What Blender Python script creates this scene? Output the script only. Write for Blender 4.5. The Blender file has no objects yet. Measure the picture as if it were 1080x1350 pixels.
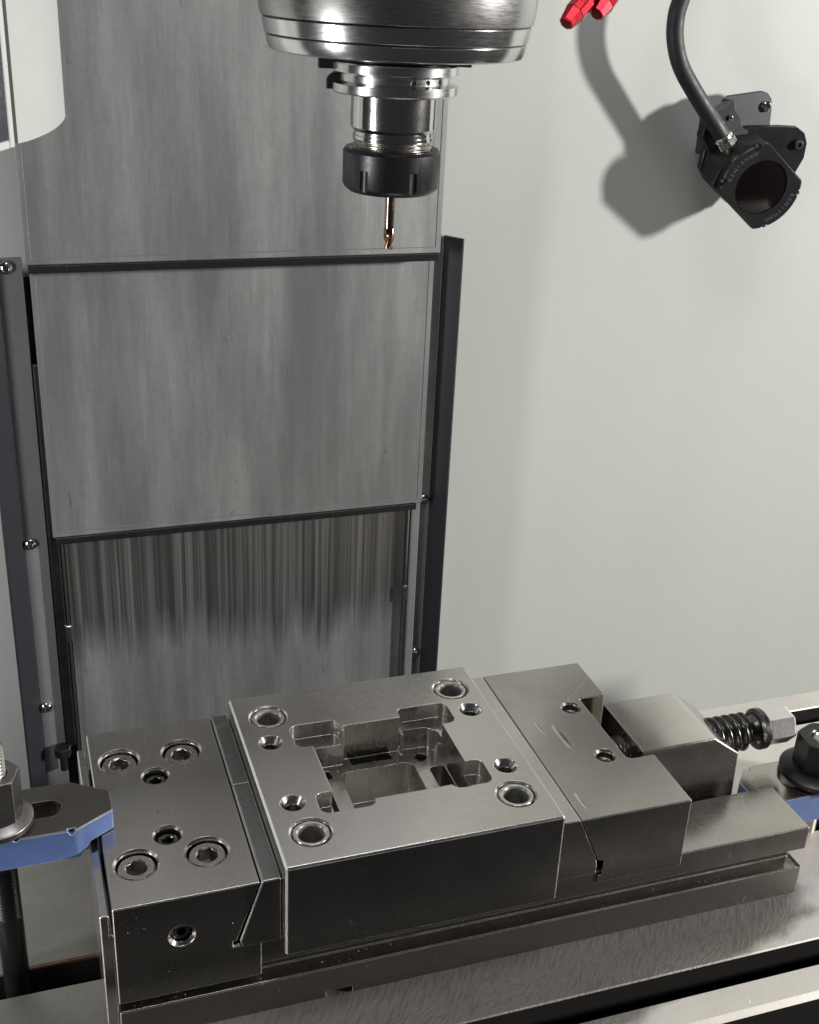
import bpy, bmesh, math, random
from mathutils import Vector, Matrix
random.seed(7)
S = 0.001            # everything below is written in millimetres
PI = math.pi
scene = bpy.context.scene
col = scene.collection

# ------------------------------------------------------------------ camera
RX = Vector((0.94802799, -0.31499096, 0.04498466))
UP = Vector((0.0945166, 0.41377735, 0.9054584))
FW = Vector((0.30382485, 0.85414811, -0.42204438))
CP = Vector((-18.34, -390.18, 436.12))
cd = bpy.data.cameras.new('camera'); cam = bpy.data.objects.new('camera', cd); col.objects.link(cam)
cam.matrix_world = Matrix(((RX.x, UP.x, -FW.x, CP.x*S), (RX.y, UP.y, -FW.y, CP.y*S), (RX.z, UP.z, -FW.z, CP.z*S), (0, 0, 0, 1)))
cd.sensor_fit = 'VERTICAL'; cd.sensor_height = 24.0; cd.lens = 24.0*1582.6/1350.0
cd.clip_start = 0.01; cd.clip_end = 20
scene.camera = cam

# ------------------------------------------------------------------ world and lamps
w = bpy.data.worlds.new("World"); scene.world = w; w.use_nodes = True
bg = w.node_tree.nodes['Background']; bg.inputs[0].default_value = (0.9, 0.93, 1.0, 1); bg.inputs[1].default_value = 0.035

def area(name, loc, target, size, power, color=(1, 1, 1), sizey=None):
    ld = bpy.data.lights.new(name, 'AREA'); ld.energy = power; ld.color = color
    ld.shape = 'RECTANGLE' if sizey else 'SQUARE'; ld.size = size*S
    if sizey: ld.size_y = sizey*S
    o = bpy.data.objects.new(name, ld); col.objects.link(o)
    o.location = Vector(loc)*S
    o.rotation_euler = (Vector(target)-Vector(loc)).to_track_quat('-Z', 'Y').to_euler()
    return o
area('machine_lamp', (2440, -984, 710), (300, 250, 200), 115, 108, (1.0, 0.985, 0.95), 190)
area('overhead_fill', (240, -90, 1050), (200, 120, 0), 500, 3.1, (0.97, 0.98, 1.0), 260)  # unseen overhead fill, added to brighten the steel tops
area('door_lamp', (-500, -60, 190), (0, 340, 60), 80, 3.2, (0.98, 0.99, 1.0), 300)
scene.view_settings.view_transform = 'Standard'; scene.view_settings.look = 'None'
scene.view_settings.exposure = 0.0; scene.view_settings.gamma = 1.0
scene.render.engine = 'CYCLES'
scene.cycles.use_denoising = True
scene.cycles.max_bounces = 8

# ------------------------------------------------------------------ materials
def nn(nt, t, **k):
    n = nt.nodes.new(t)
    for a, b in k.items(): setattr(n, a, b)
    return n
def mapr(nt, v, a, b, c, d):
    m = nn(nt, 'ShaderNodeMapRange'); m.inputs[1].default_value = a; m.inputs[2].default_value = b
    m.inputs[3].default_value = c; m.inputs[4].default_value = d; nt.links.new(v, m.inputs[0]); return m.outputs[0]
def noise(nt, vec, scale, stretch=(1, 1, 1), detail=4, rough=0.55, rot=(0, 0, 0)):
    if any(rot):
        m0 = nn(nt, 'ShaderNodeMapping'); m0.inputs['Rotation'].default_value = rot; nt.links.new(vec, m0.inputs[0]); vec = m0.outputs[0]
    mp = nn(nt, 'ShaderNodeMapping'); mp.inputs['Scale'].default_value = stretch
    nt.links.new(vec, mp.inputs[0])
    n = nn(nt, 'ShaderNodeTexNoise'); n.inputs['Scale'].default_value = scale; n.inputs['Detail'].default_value = detail
    n.inputs['Roughness'].default_value = rough
    nt.links.new(mp.outputs[0], n.inputs['Vector']); return n.outputs[0]
def mathn(nt, op, a, b, clamp=False):
    m = nn(nt, 'ShaderNodeMath', operation=op); m.use_clamp = clamp
    for i, v in enumerate((a, b)):
        if isinstance(v, (int, float)): m.inputs[i].default_value = v
        else: nt.links.new(v, m.inputs[i])
    return m.outputs[0]
def mixc(nt, f, a, b):
    m = nn(nt, 'ShaderNodeMix', data_type='RGBA')
    if isinstance(f, (int, float)): m.inputs[0].default_value = f
    else: nt.links.new(f, m.inputs[0])
    for i, v in ((6, a), (7, b)):
        if isinstance(v, tuple): m.inputs[i].default_value = (*v[:3], 1)
        else: nt.links.new(v, m.inputs[i])
    return m.outputs[2]
def base(name):
    m = bpy.data.materials.new(name); m.use_nodes = True; nt = m.node_tree
    return m, nt, nt.nodes['Principled BSDF'], nn(nt, 'ShaderNodeTexCoord').outputs['Object']

def metal(name, c1, c2, r0, r1, metallic=1.0, stain=25, grain=None, gscale=900, bump=0.05, scratch=0.0, edge=0.35, pits=None, spec=0.5, wear=0.0, gmix=0.12):
    """c1 clean colour, c2 stained colour, r0..r1 roughness; grain = stretch of the fine tool marks; wear = painted edge highlight and rubbed steel"""
    m, nt, p, co = base(name)
    n1 = noise(nt, co, stain, (1, 1, 1), 6, 0.6)
    f1 = mapr(nt, n1, 0.35, 0.68, 0, 1)
    colr = mixc(nt, f1, c1, c2)
    g = noise(nt, co, gscale, grain or (1, 1, 1), 3, 0.6)
    colr = mixc(nt, mapr(nt, g, 0.35, 0.7, 0, gmix), colr, tuple(x*0.55 for x in c1))
    rough = mathn(nt, 'ADD', mapr(nt, f1, 0, 1, r0, r1), mapr(nt, g, 0.3, 0.7, -0.04, 0.05))
    h = g
    if scratch:
        s = None
        for k, (rot, sc) in enumerate((((0, 0, 0.5), 1), ((0, 0, -0.7), 0.8), ((0, 0, 1.4), 1.2))):
            a = noise(nt, co, 300*sc, (0.05, 1, 0.4), 2, 0.5, rot)
            msk = noise(nt, co, 38*sc, (1, 1, 1), 2)
            a = mathn(nt, 'MULTIPLY', mapr(nt, a, 0.70, 0.74, 0, 1), mapr(nt, msk, 0.52, 0.6, 0, 1))
            s = a if s is None else mathn(nt, 'MAXIMUM', s, a)
        colr = mixc(nt, mathn(nt, 'MULTIPLY', s, scratch), colr, (0.75, 0.73, 0.70))
        h = mathn(nt, 'SUBTRACT', g, mathn(nt, 'MULTIPLY', s, 0.6))
    if pits:
        pn = noise(nt, co, pits, (1, 1, 1), 2)
        pf = mapr(nt, pn, 0.70, 0.74, 0, 0.7)
        colr = mixc(nt, pf, colr, tuple(x*0.3 for x in c1))
    b = nn(nt, 'ShaderNodeBump'); b.inputs['Strength'].default_value = bump; b.inputs['Distance'].default_value = 0.0004
    nt.links.new(h, b.inputs['Height'])
    if edge:
        bv = nn(nt, 'ShaderNodeBevel'); bv.samples = 4; bv.inputs['Radius'].default_value = edge*S
        nt.links.new(bv.outputs[0], b.inputs['Normal'])
        if wear:
            dp = nn(nt, 'ShaderNodeVectorMath', operation='DOT_PRODUCT'); nt.links.new(bv.outputs[0], dp.inputs[0])
            nt.links.new(nn(nt, 'ShaderNodeNewGeometry').outputs['True Normal'], dp.inputs[1])
            edge_hl = mathn(nt, 'MULTIPLY', mapr(nt, dp.outputs['Value'], 0.995, 0.93, 0, 1), mapr(nt, noise(nt, co, 110, (1, 1, 1), 4), 0.3, 0.5, 0.35, 1))
            edge_hl = mathn(nt, 'MULTIPLY', edge_hl, wear)
            colr = mixc(nt, edge_hl, colr, (0.82, 0.81, 0.78))  # bright chamfer highlight painted into the colour, along with rubbed edges
            mm = mathn(nt, 'SUBTRACT', metallic, mathn(nt, 'MULTIPLY', edge_hl, 0.45), True); nt.links.new(mm, p.inputs['Metallic'])
            m['edge_highlight'] = True
    nt.links.new(b.outputs[0], p.inputs['Normal'])
    nt.links.new(colr, p.inputs['Base Color']); nt.links.new(rough, p.inputs['Roughness'])
    if not wear: p.inputs['Metallic'].default_value = metallic
    p.inputs['Specular IOR Level'].default_value = spec
    return m
def plain(name, c, rough, metallic=0.0, var=0.12, scale=60, bump=0.03, coat=0):
    m, nt, p, co = base(name)
    n = noise(nt, co, scale, (1, 1, 1), 5)
    nt.links.new(mixc(nt, mapr(nt, n, 0.3, 0.7, 0, 1), c, tuple(x*(1-var*2) for x in c)), p.inputs['Base Color'])
    nt.links.new(mapr(nt, n, 0.3, 0.7, rough*0.85, min(1, rough*1.15)), p.inputs['Roughness'])
    p.inputs['Metallic'].default_value = metallic; p.inputs['Coat Weight'].default_value = coat
    b = nn(nt, 'ShaderNodeBump'); b.inputs['Strength'].default_value = bump; b.inputs['Distance'].default_value = 0.0003
    nt.links.new(noise(nt, co, scale*25, (1, 1, 1), 2), b.inputs['Height']); nt.links.new(b.outputs[0], p.inputs['Normal'])
    return m

M = {}
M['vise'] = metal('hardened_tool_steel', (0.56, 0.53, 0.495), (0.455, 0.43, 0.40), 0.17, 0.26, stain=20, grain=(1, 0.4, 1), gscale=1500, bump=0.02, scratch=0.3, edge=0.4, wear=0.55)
M['side'] = metal('shaded_front_steel', (0.205, 0.195, 0.182), (0.155, 0.145, 0.135), 0.26, 0.36, stain=30, grain=(1, 0.4, 1), gscale=1500, bump=0.02, scratch=0.25, edge=0.4, wear=0.8)  # darker copy of the steel; shade of the front faces put into its colour
M['pocket'] = metal('fresh_milled_steel', (0.76, 0.735, 0.70), (0.62, 0.58, 0.53), 0.17, 0.28, stain=55, grain=(1, 1, 0.1), gscale=700, bump=0.05, gmix=0.2, edge=0.3, wear=0.5)
M['insert'] = metal('ground_jaw_steel', (0.27, 0.27, 0.265), (0.22, 0.215, 0.21), 0.24, 0.34, grain=(0.2, 1, 1), gscale=1300, bump=0.02, scratch=0.3, edge=0.5, wear=1.0)
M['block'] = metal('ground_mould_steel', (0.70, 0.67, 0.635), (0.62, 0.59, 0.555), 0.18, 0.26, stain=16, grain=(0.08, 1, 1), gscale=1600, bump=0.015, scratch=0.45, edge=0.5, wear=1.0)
M['bright'] = metal('polished_steel', (0.66, 0.65, 0.63), (0.56, 0.54, 0.52), 0.08, 0.16, grain=(1, 1, 6), gscale=900, bump=0.02, edge=0.2)
M['satin'] = metal('turned_steel', (0.70, 0.69, 0.68), (0.62, 0.61, 0.60), 0.16, 0.23, grain=(0.3, 0.3, 8), gscale=500, bump=0.04, edge=0.2)
M['bushing'] = metal('reflection_streak_steel', (0.78, 0.76, 0.73), (0.66, 0.63, 0.60), 0.20, 0.30, metallic=0.85, gmix=1.0, grain=(1, 1, 0.02), gscale=420, bump=0.05, edge=0.2, stain=60)  # reflections in the bores painted as vertical colour streaks
M['hexsteel'] = metal('bright_plated_steel', (0.80, 0.79, 0.78), (0.70, 0.69, 0.68), 0.16, 0.24, metallic=0.8, gscale=900, bump=0.02, edge=0.2)
M['thread'] = metal('oiled_thread_steel', (0.14, 0.135, 0.13), (0.08, 0.075, 0.07), 0.26, 0.34, stain=90, gscale=900, bump=0.03, edge=0)
M['nose'] = metal('spindle_nose_steel', (0.50, 0.49, 0.48), (0.34, 0.33, 0.32), 0.22, 0.32, stain=18, grain=(0.3, 0.3, 4), gscale=500, bump=0.03, edge=0.2)
M['goldthread'] = metal('worn_thread_steel', (0.55, 0.53, 0.49), (0.38, 0.36, 0.33), 0.22, 0.3, stain=60, gscale=900, bump=0.02, edge=0)
M['nutsteel'] = metal('grey_phosphated_steel', (0.27, 0.26, 0.25), (0.19, 0.18, 0.175), 0.3, 0.4, stain=70, gscale=900, bump=0.05, edge=0.4, wear=0.6)
M['shank'] = metal('dark_carbide_shank', (0.30, 0.26, 0.23), (0.24, 0.19, 0.15), 0.14, 0.22, stain=120, gscale=900, bump=0.02, edge=0)
M['screw'] = metal('socket_screw_steel', (0.50, 0.47, 0.44), (0.42, 0.38, 0.35), 0.20, 0.30, stain=60, gscale=1200, bump=0.03, edge=0.2)
M['black'] = metal('black_oxide_steel', (0.045, 0.045, 0.047), (0.03, 0.03, 0.031), 0.3, 0.42, metallic=0.75, stain=60, gscale=900, bump=0.05, edge=0.3)
M['dark'] = metal('dark_oiled_steel', (0.13, 0.125, 0.12), (0.09, 0.085, 0.08), 0.28, 0.4, stain=70, gscale=900, bump=0.08, edge=0.3)
M['clamp'] = metal('blackened_clamp_steel', (0.17, 0.155, 0.145), (0.12, 0.105, 0.095), 0.34, 0.46, stain=60, gscale=700, bump=0.05, wear=0.7)
M['blue'] = metal('blue_clamp_paint', (0.075, 0.125, 0.29), (0.06, 0.10, 0.235), 0.38, 0.5, metallic=0.0, stain=50, gscale=700, bump=0.04, edge=0.5, wear=0.9)
M['white'] = plain('white_powder_coat', (0.385, 0.385, 0.37), 0.4, 0, 0.03, 12, 0.03)
M['whitetrim'] = plain('white_trim', (0.44, 0.44, 0.43), 0.35, 0, 0.03, 30, 0.02)
M['glass'] = plain('dark_tinted_panel', (0.035, 0.037, 0.045), 0.25, 0, 0.2, 20, 0.02)
M['navy'] = plain('dark_blue_black_frame_paint', (0.018, 0.020, 0.025), 0.42, 0, 0.2, 14, 0.05)
M['rubber'] = plain('black_cable_rubber', (0.010, 0.0105, 0.0115), 0.55, 0, 0.2, 120, 0.15)
M['wiper'] = plain('black_wiper_rubber', (0.012, 0.012, 0.013), 0.35, 0, 0.3, 150, 0.2)
M['probe'] = plain('black_anodised_aluminium', (0.013, 0.0135, 0.015), 0.38, 0.2, 0.15, 80, 0.1)
M['bracket'] = plain('dark_grey_bracket_steel', (0.07, 0.07, 0.077), 0.4, 0.5, 0.1, 60, 0.06)
M['lens'] = plain('dark_red_filter_glass', (0.007, 0.003, 0.0032), 0.16, 0, 0.3, 30, 0.0, 0.3)
M['letter'] = plain('grey_engraved_lettering', (0.075, 0.075, 0.08), 0.55, 0, 0.2, 300, 0.02)
M['red'] = plain('red_anodised_aluminium', (0.38, 0.008, 0.018), 0.22, 0.75, 0.1, 200, 0.02)
M['void'] = plain('unscraped_slot_iron', (0.03, 0.028, 0.027), 0.5, 0.5, 0.2, 100, 0.05)  # dark unscraped iron of the slot walls and table front
M['carbide'] = metal('coated_carbide', (0.20, 0.15, 0.125), (0.28, 0.13, 0.06), 0.18, 0.3, stain=120, gscale=900, bump=0.04, edge=0)
M['copper'] = metal('rusted_slot_edge', (0.30, 0.16, 0.11), (0.2, 0.11, 0.08), 0.4, 0.55, stain=300, gscale=900, bump=0.1, edge=0)
M['chip'] = plain('fresh_metal_chip', (0.7, 0.66, 0.6), 0.25, 0.9, 0.1, 400, 0)

def cover_mat(name, streaks):
    """brushed stainless: vertical grain, cloudy polish, a few dark coolant marks"""
    m, nt, p, co = base(name)
    geo = nn(nt, 'ShaderNodeNewGeometry').outputs['Position']
    n1 = mathn(nt, 'ADD', mathn(nt, 'MULTIPLY', noise(nt, geo, 8, (2.2, 1, 0.38), 8, 0.64), 0.7), mathn(nt, 'MULTIPLY', noise(nt, geo, 34, (1.8, 1, 0.16), 8, 0.75), 0.3))
    n2 = noise(nt, geo, 70, (1.0, 1, 0.035), 5, 0.6)
    n3 = noise(nt, geo, 900, (1.0, 1, 0.05), 3, 0.6)
    f = mathn(nt, 'ADD', mapr(nt, n1, 0.40, 0.60, 0, 0.75), mapr(nt, n2, 0.3, 0.7, -0.15, 0.3), True)
    c = mixc(nt, f, (0.31, 0.31, 0.31), (0.52, 0.52, 0.515))
    hl = mapr(nt, noise(nt, geo, 75, (1, 1, 0.012), 3, 0.6), 0.70, 0.72, 0, 0.45)
    c = mixc(nt, hl, c, (0.16, 0.16, 0.16))
    mot = noise(nt, geo, 420, (1, 1, 0.6), 3, 0.7)
    c = mixc(nt, mapr(nt, mot, 0.3, 0.7, 0, 0.22), c, (0.22, 0.22, 0.22))
    c = mixc(nt, mapr(nt, n3, 0.35, 0.7, 0, 0.25), c, (0.25, 0.25, 0.25))
    # drip marks and small dark smudges
    dn = noise(nt, geo, 85, (1.6, 1, 0.6), 4, 0.7); dm = noise(nt, geo, 11, (1, 1, 1), 1)
    sp = mathn(nt, 'MULTIPLY', mapr(nt, dn, 0.63, 0.68, 0, 1), mapr(nt, dm, 0.5, 0.58, 0, 1))
    c = mixc(nt, mathn(nt, 'MULTIPLY', sp, 0.35), c, (0.10, 0.10, 0.10))
    rough = mapr(nt, n1, 0.3, 0.7, 0.40, 0.52)
    if streaks:
        sx = noise(nt, geo, 230, (1, 1, 0.006), 4, 0.75)
        sep = nn(nt, 'ShaderNodeSeparateXYZ'); nt.links.new(geo, sep.inputs[0])
        z = mathn(nt, 'ADD', sep.outputs[2], mathn(nt, 'ADD', mapr(nt, noise(nt, geo, 160, (1, 1, 0.006), 3, 0.7), 0.3, 0.7, -0.014, 0.014), mapr(nt, noise(nt, geo, 18, (1, 1, 0.01), 3, 0.7), 0.3, 0.7, -0.018, 0.018)))
        fade = mapr(nt, z, -0.020, 0.012, 0, 1)
        fx = mapr(nt, sep.outputs[0], 0.0, 0.012, 0.85, 1.0)
        lin = mapr(nt, sx, 0.40, 0.60, 0, 1)
        lin = mathn(nt, 'MULTIPLY', lin, mapr(nt, noise(nt, geo, 30, (1, 1, 0.02), 3, 0.6), 0.35, 0.6, 0.15, 1.0))
        worn = mixc(nt, lin, (0.13, 0.125, 0.12), (0.46, 0.45, 0.44))
        c = mixc(nt, mathn(nt, 'MULTIPLY', fade, fx), c, worn)
        rough = mathn(nt, 'SUBTRACT', rough, mathn(nt, 'MULTIPLY', fade, 0.12))
    b = nn(nt, 'ShaderNodeBump'); b.inputs['Strength'].default_value = 0.05; b.inputs['Distance'].default_value = 0.0004
    nt.links.new(n3, b.inputs['Height']); nt.links.new(b.outputs[0], p.inputs['Normal'])
    nt.links.new(c, p.inputs['Base Color']); nt.links.new(rough, p.inputs['Roughness'])
    p.inputs['Metallic'].default_value = 0.85
    return m
M['cover'] = cover_mat('brushed_cover_steel', False)
M['coverstreak'] = cover_mat('streaked_cover_steel', True)
M['flange'] = metal('grey_painted_flange', (0.29, 0.295, 0.30), (0.22, 0.225, 0.23), 0.38, 0.5, metallic=0.6, stain=22, grain=(1, 1, 0.1), gscale=500, bump=0.05, edge=0.3)

def wall_mat():
    m, nt, p, co = base('enclosure_wall_paint')
    geo = nn(nt, 'ShaderNodeNewGeometry').outputs['Position']
    n = noise(nt, geo, 5, (1, 1, 0.5), 5, 0.55)
    n2 = noise(nt, geo, 14, (1.4, 1, 0.25), 4, 0.6)
    c = mixc(nt, mapr(nt, n, 0.3, 0.7, 0, 1), (0.44, 0.455, 0.425), (0.415, 0.43, 0.40))
    c = mixc(nt, mapr(nt, n2, 0.5, 0.75, 0, 0.3), c, (0.385, 0.395, 0.37))
    sp = noise(nt, geo, 260, (1, 1, 1), 1)
    c = mixc(nt, mapr(nt, sp, 0.795, 0.81, 0, 0.55), c, (0.25, 0.25, 0.23))
    nt.links.new(c, p.inputs['Base Color']); nt.links.new(mapr(nt, n2, 0.3, 0.7, 0.42, 0.55), p.inputs['Roughness'])
    b = nn(nt, 'ShaderNodeBump'); b.inputs['Strength'].default_value = 0.08; b.inputs['Distance'].default_value = 0.0006
    nt.links.new(noise(nt, geo, 500, (1, 1, 1), 2), b.inputs['Height']); nt.links.new(b.outputs[0], p.inputs['Normal'])
    return m
M['wall'] = wall_mat()

def table_mat():
    """scraped cast-iron table: fine arcs of tool marks near the vise, smoother and brighter outwards"""
    m, nt, p, co = base('scraped_table_iron')
    geo = nn(nt, 'ShaderNodeNewGeometry').outputs['Position']
    n1 = noise(nt, geo, 16, (1, 1, 1), 6, 0.6)
    sep = nn(nt, 'ShaderNodeSeparateXYZ'); nt.links.new(geo, sep.inputs[0])
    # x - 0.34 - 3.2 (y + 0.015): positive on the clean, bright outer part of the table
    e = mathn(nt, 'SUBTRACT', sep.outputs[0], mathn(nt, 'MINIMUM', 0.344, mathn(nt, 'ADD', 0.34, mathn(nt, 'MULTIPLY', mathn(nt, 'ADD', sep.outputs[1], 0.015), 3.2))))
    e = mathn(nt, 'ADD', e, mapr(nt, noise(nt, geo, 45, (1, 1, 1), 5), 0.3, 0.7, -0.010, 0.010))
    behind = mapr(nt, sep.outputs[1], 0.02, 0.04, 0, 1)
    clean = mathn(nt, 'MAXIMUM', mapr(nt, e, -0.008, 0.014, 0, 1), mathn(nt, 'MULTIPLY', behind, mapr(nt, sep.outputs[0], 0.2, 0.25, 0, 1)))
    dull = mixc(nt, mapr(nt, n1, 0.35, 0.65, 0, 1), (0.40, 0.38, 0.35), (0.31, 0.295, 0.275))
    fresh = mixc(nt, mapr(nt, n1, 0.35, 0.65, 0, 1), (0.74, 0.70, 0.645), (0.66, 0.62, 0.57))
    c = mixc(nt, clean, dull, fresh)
    n2 = noise(nt, geo, 520, (1, 0.16, 1), 3, 0.6, (0, 0, 0.62))
    n4 = noise(nt, geo, 620, (1, 0.3, 1), 4, 0.7, (0, 0, 0.95))
    n5 = noise(nt, geo, 520, (1, 0.2, 1), 3, 0.6, (0, 0, 0.1))
    pick = noise(nt, geo, 28, (1, 1, 1), 2)
    swirl = mixc(nt, mapr(nt, pick, 0.5, 0.6, 0, 1), n4, n2)
    blend = mapr(nt, mathn(nt, 'ADD', sep.outputs[1], mathn(nt, 'MULTIPLY', noise(nt, geo, 40), 0.02)), -0.008, 0.006, 1, 0)
    marks = mixc(nt, blend, n2, swirl)
    mk = mathn(nt, 'MULTIPLY', mapr(nt, marks, 0.44, 0.62, 0, 1), mapr(nt, clean, 0, 1, 1, 0.12))
    mk = mathn(nt, 'MULTIPLY', mk, mapr(nt, sep.outputs[0], 0.0, 0.09, 0.25, 1))
    c = mixc(nt, mathn(nt, 'MULTIPLY', mk, 0.38), c, (0.15, 0.14, 0.13))
    li = mathn(nt, 'MULTIPLY', mapr(nt, noise(nt, geo, 200, (0.06, 1, 1), 2, 0.5, (0, 0, 0.9)), 0.69, 0.73, 0, 0.6), mapr(nt, noise(nt, geo, 24), 0.5, 0.6, 0, 1))
    c = mixc(nt, li, c, (0.75, 0.72, 0.68))
    nt.links.new(c, p.inputs['Base Color'])
    nt.links.new(mapr(nt, n1, 0.3, 0.7, 0.34, 0.46), p.inputs['Roughness'])
    nt.links.new(mapr(nt, clean, 0, 1, 0.85, 0.5), p.inputs['Metallic'])
    b = nn(nt, 'ShaderNodeBump'); b.inputs['Strength'].default_value = 0.25; b.inputs['Distance'].default_value = 0.0003
    nt.links.new(mk, b.inputs['Height']); nt.links.new(b.outputs[0], p.inputs['Normal'])
    return m
M['table'] = table_mat()

# ------------------------------------------------------------------ geometry helpers
def vadd(bm, pts): return [bm.verts.new(Vector(p)) for p in pts]
def bevel_all(bm, w, ang=30, seg=1):
    if w <= 0: return
    bmesh.ops.recalc_face_normals(bm, faces=bm.faces)
    es = [e for e in bm.edges if len(e.link_faces) == 2 and e.calc_face_angle(0) > math.radians(ang)]
    bmesh.ops.bevel(bm, geom=es, offset=w, segments=seg, affect='EDGES', clamp_overlap=True, profile=0.5)
def prism(poly, a, b, axis='z', bevel=0.0, bm=None, seg=1):
    """extrude a 2-D outline between a and b along an axis; outline is (y,z), (x,z) or (x,y)"""
    own = bmesh.new()
    def P(p, t): return (t, p[0], p[1]) if axis == 'x' else ((p[0], t, p[1]) if axis == 'y' else (p[0], p[1], t))
    lo = vadd(own, [P(p, a) for p in poly]); hi = vadd(own, [P(p, b) for p in poly])
    own.faces.new(lo); own.faces.new(hi[::-1])
    n = len(poly)
    for i in range(n): own.faces.new((lo[i], hi[i], hi[(i+1) % n], lo[(i+1) % n]))
    bmesh.ops.recalc_face_normals(own, faces=own.faces)
    bevel_all(own, bevel, seg=seg)
    return merge(bm, own)
def merge(bm, own):
    if bm is None: return own
    me = bpy.data.meshes.new('tmp'); own.to_mesh(me); own.free(); bm.from_mesh(me); bpy.data.meshes.remove(me)
    return bm
def box(x0, x1, y0, y1, z0, z1, bevel=0.0, bm=None, seg=1):
    return prism([(x0, y0), (x1, y0), (x1, y1), (x0, y1)], z0, z1, 'z', bevel, bm, seg)
def frame_of(d):
    d = Vector(d).normalized()
    a = Vector((0, 0, 1)) if abs(d.z) < 0.9 else Vector((1, 0, 0))
    u = d.cross(a).normalized(); return u, d.cross(u).normalized(), d
def lathe(prof, o, d, seg=48, bm=None, cap=True):
    """prof: list of (radius, distance along d)"""
    own = bmesh.new(); u, v, d = frame_of(d); o = Vector(o); rings = []
    for r, t in prof:
        if r < 1e-6: rings.append([own.verts.new(o+d*t)])
        else: rings.append([own.verts.new(o+d*t+(u*math.cos(2*PI*i/seg)+v*math.sin(2*PI*i/seg))*r) for i in range(seg)])
    for A, B in zip(rings, rings[1:]):
        if len(A) == 1 and len(B) == 1: continue
        for i in range(seg):
            j = (i+1) % seg
            if len(A) == 1: own.faces.new((A[0], B[i], B[j]))
            elif len(B) == 1: own.faces.new((A[i], A[j], B[0]))
            else: own.faces.new((A[i], A[j], B[j], B[i]))
    if cap:
        if len(rings[0]) > 1: own.faces.new(rings[0])
        if len(rings[-1]) > 1: own.faces.new(rings[-1][::-1])
    bmesh.ops.recalc_face_normals(own, faces=own.faces)
    return merge(bm, own)
def cyl(r, o, d, h, seg=40, bm=None, ch=0.0):
    pr = [(r, 0), (r, h)] if ch == 0 else [(r-ch, 0), (r, ch), (r, h-ch), (r-ch, h)]
    return lathe(pr, o, d, seg, bm)
def ngon(r, n, rot=0): return [(r*math.cos(rot+2*PI*i/n), r*math.sin(rot+2*PI*i/n)) for i in range(n)]
def xform(bm, o, d, roll=0):
    """put geometry built round +z at the origin onto point o pointing along d"""
    q = Vector((0, 0, 1)).rotation_difference(Vector(d).normalized())
    bmesh.ops.transform(bm, matrix=Matrix.Translation(Vector(o)) @ q.to_matrix().to_4x4() @ Matrix.Rotation(roll, 4, 'Z'), verts=bm.verts)
    return bm
def tube(pts, r, seg=20, bm=None):
    own = bmesh.new(); rings = []; pts = [Vector(p) for p in pts]; pu = None
    for i, p in enumerate(pts):
        d = (pts[min(i+1, len(pts)-1)]-pts[max(i-1, 0)]).normalized()
        if pu is None: pu = frame_of(d)[0]
        u = (pu-d*pu.dot(d)).normalized(); v = d.cross(u); pu = u
        rr = r[i] if isinstance(r, (list, tuple)) else r
        rings.append([own.verts.new(p+(u*math.cos(2*PI*k/seg)+v*math.sin(2*PI*k/seg))*rr) for k in range(seg)])
    for A, B in zip(rings, rings[1:]):
        for k in range(seg): own.faces.new((A[k], A[(k+1) % seg], B[(k+1) % seg], B[k]))
    own.faces.new(rings[0]); own.faces.new(rings[-1][::-1]); bmesh.ops.recalc_face_normals(own, faces=own.faces)
    return merge(bm, own)
def catmull(P, n=10):
    P = [Vector(p) for p in P]; P = [P[0]*2-P[1]]+P+[P[-1]*2-P[-2]]; out = []
    for i in range(1, len(P)-2):
        for k in range(n):
            t = k/n; a, b, c, d = P[i-1:i+3]
            out.append(0.5*((2*b)+(c-a)*t+(2*a-5*b+4*c-d)*t*t+(3*b-a-3*c+d)*t**3))
    out.append(P[-2]); return out
def thread(r, depth, pitch, o, d, h, seg=32, bm=None, left=False):
    """screw thread: a skin whose radius follows a helix"""
    own = bmesh.new(); u, v, d = frame_of(d); o = Vector(o); n = max(2, int(h/pitch*8)); rings = []
    for i in range(n+1):
        t = h*i/n; ring = []
        for k in range(seg):
            a = 2*PI*k/seg; ph = ((t/pitch)-(k/seg)) % 1.0
            tri = abs(ph*2-1); tri = min(1, max(0, (tri-0.2)/0.6))
            ring.append(own.verts.new(o+d*t+(u*math.cos(a)+v*math.sin(a))*(r-depth*tri)))
        rings.append(ring)
    for A, B in zip(rings, rings[1:]):
        for k in range(seg): own.faces.new((A[k], A[(k+1) % seg], B[(k+1) % seg], B[k]))
    own.faces.new(rings[0]); own.faces.new(rings[-1][::-1]); bmesh.ops.recalc_face_normals(own, faces=own.faces)
    return merge(bm, own)
def rrect(x0, x1, y0, y1, r, n=5):
    """rounded rectangle outline; r is one radius or four (x0y0, x1y0, x1y1, x0y1)"""
    rs = r if isinstance(r, (list, tuple)) else [r]*4; out = []
    for (cx, cy, a0, rr) in ((x0, y0, PI, rs[0]), (x1, y0, 1.5*PI, rs[1]), (x1, y1, 0, rs[2]), (x0, y1, 0.5*PI, rs[3])):
        if rr <= 0: out.append((cx, cy)); continue
        ccx = cx+(rr if cx == x0 else -rr); ccy = cy+(rr if cy == y0 else -rr)
        for k in range(n+1): a = a0+0.5*PI*k/n; out.append((ccx+rr*math.cos(a), ccy+rr*math.sin(a)))
    return out
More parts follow.
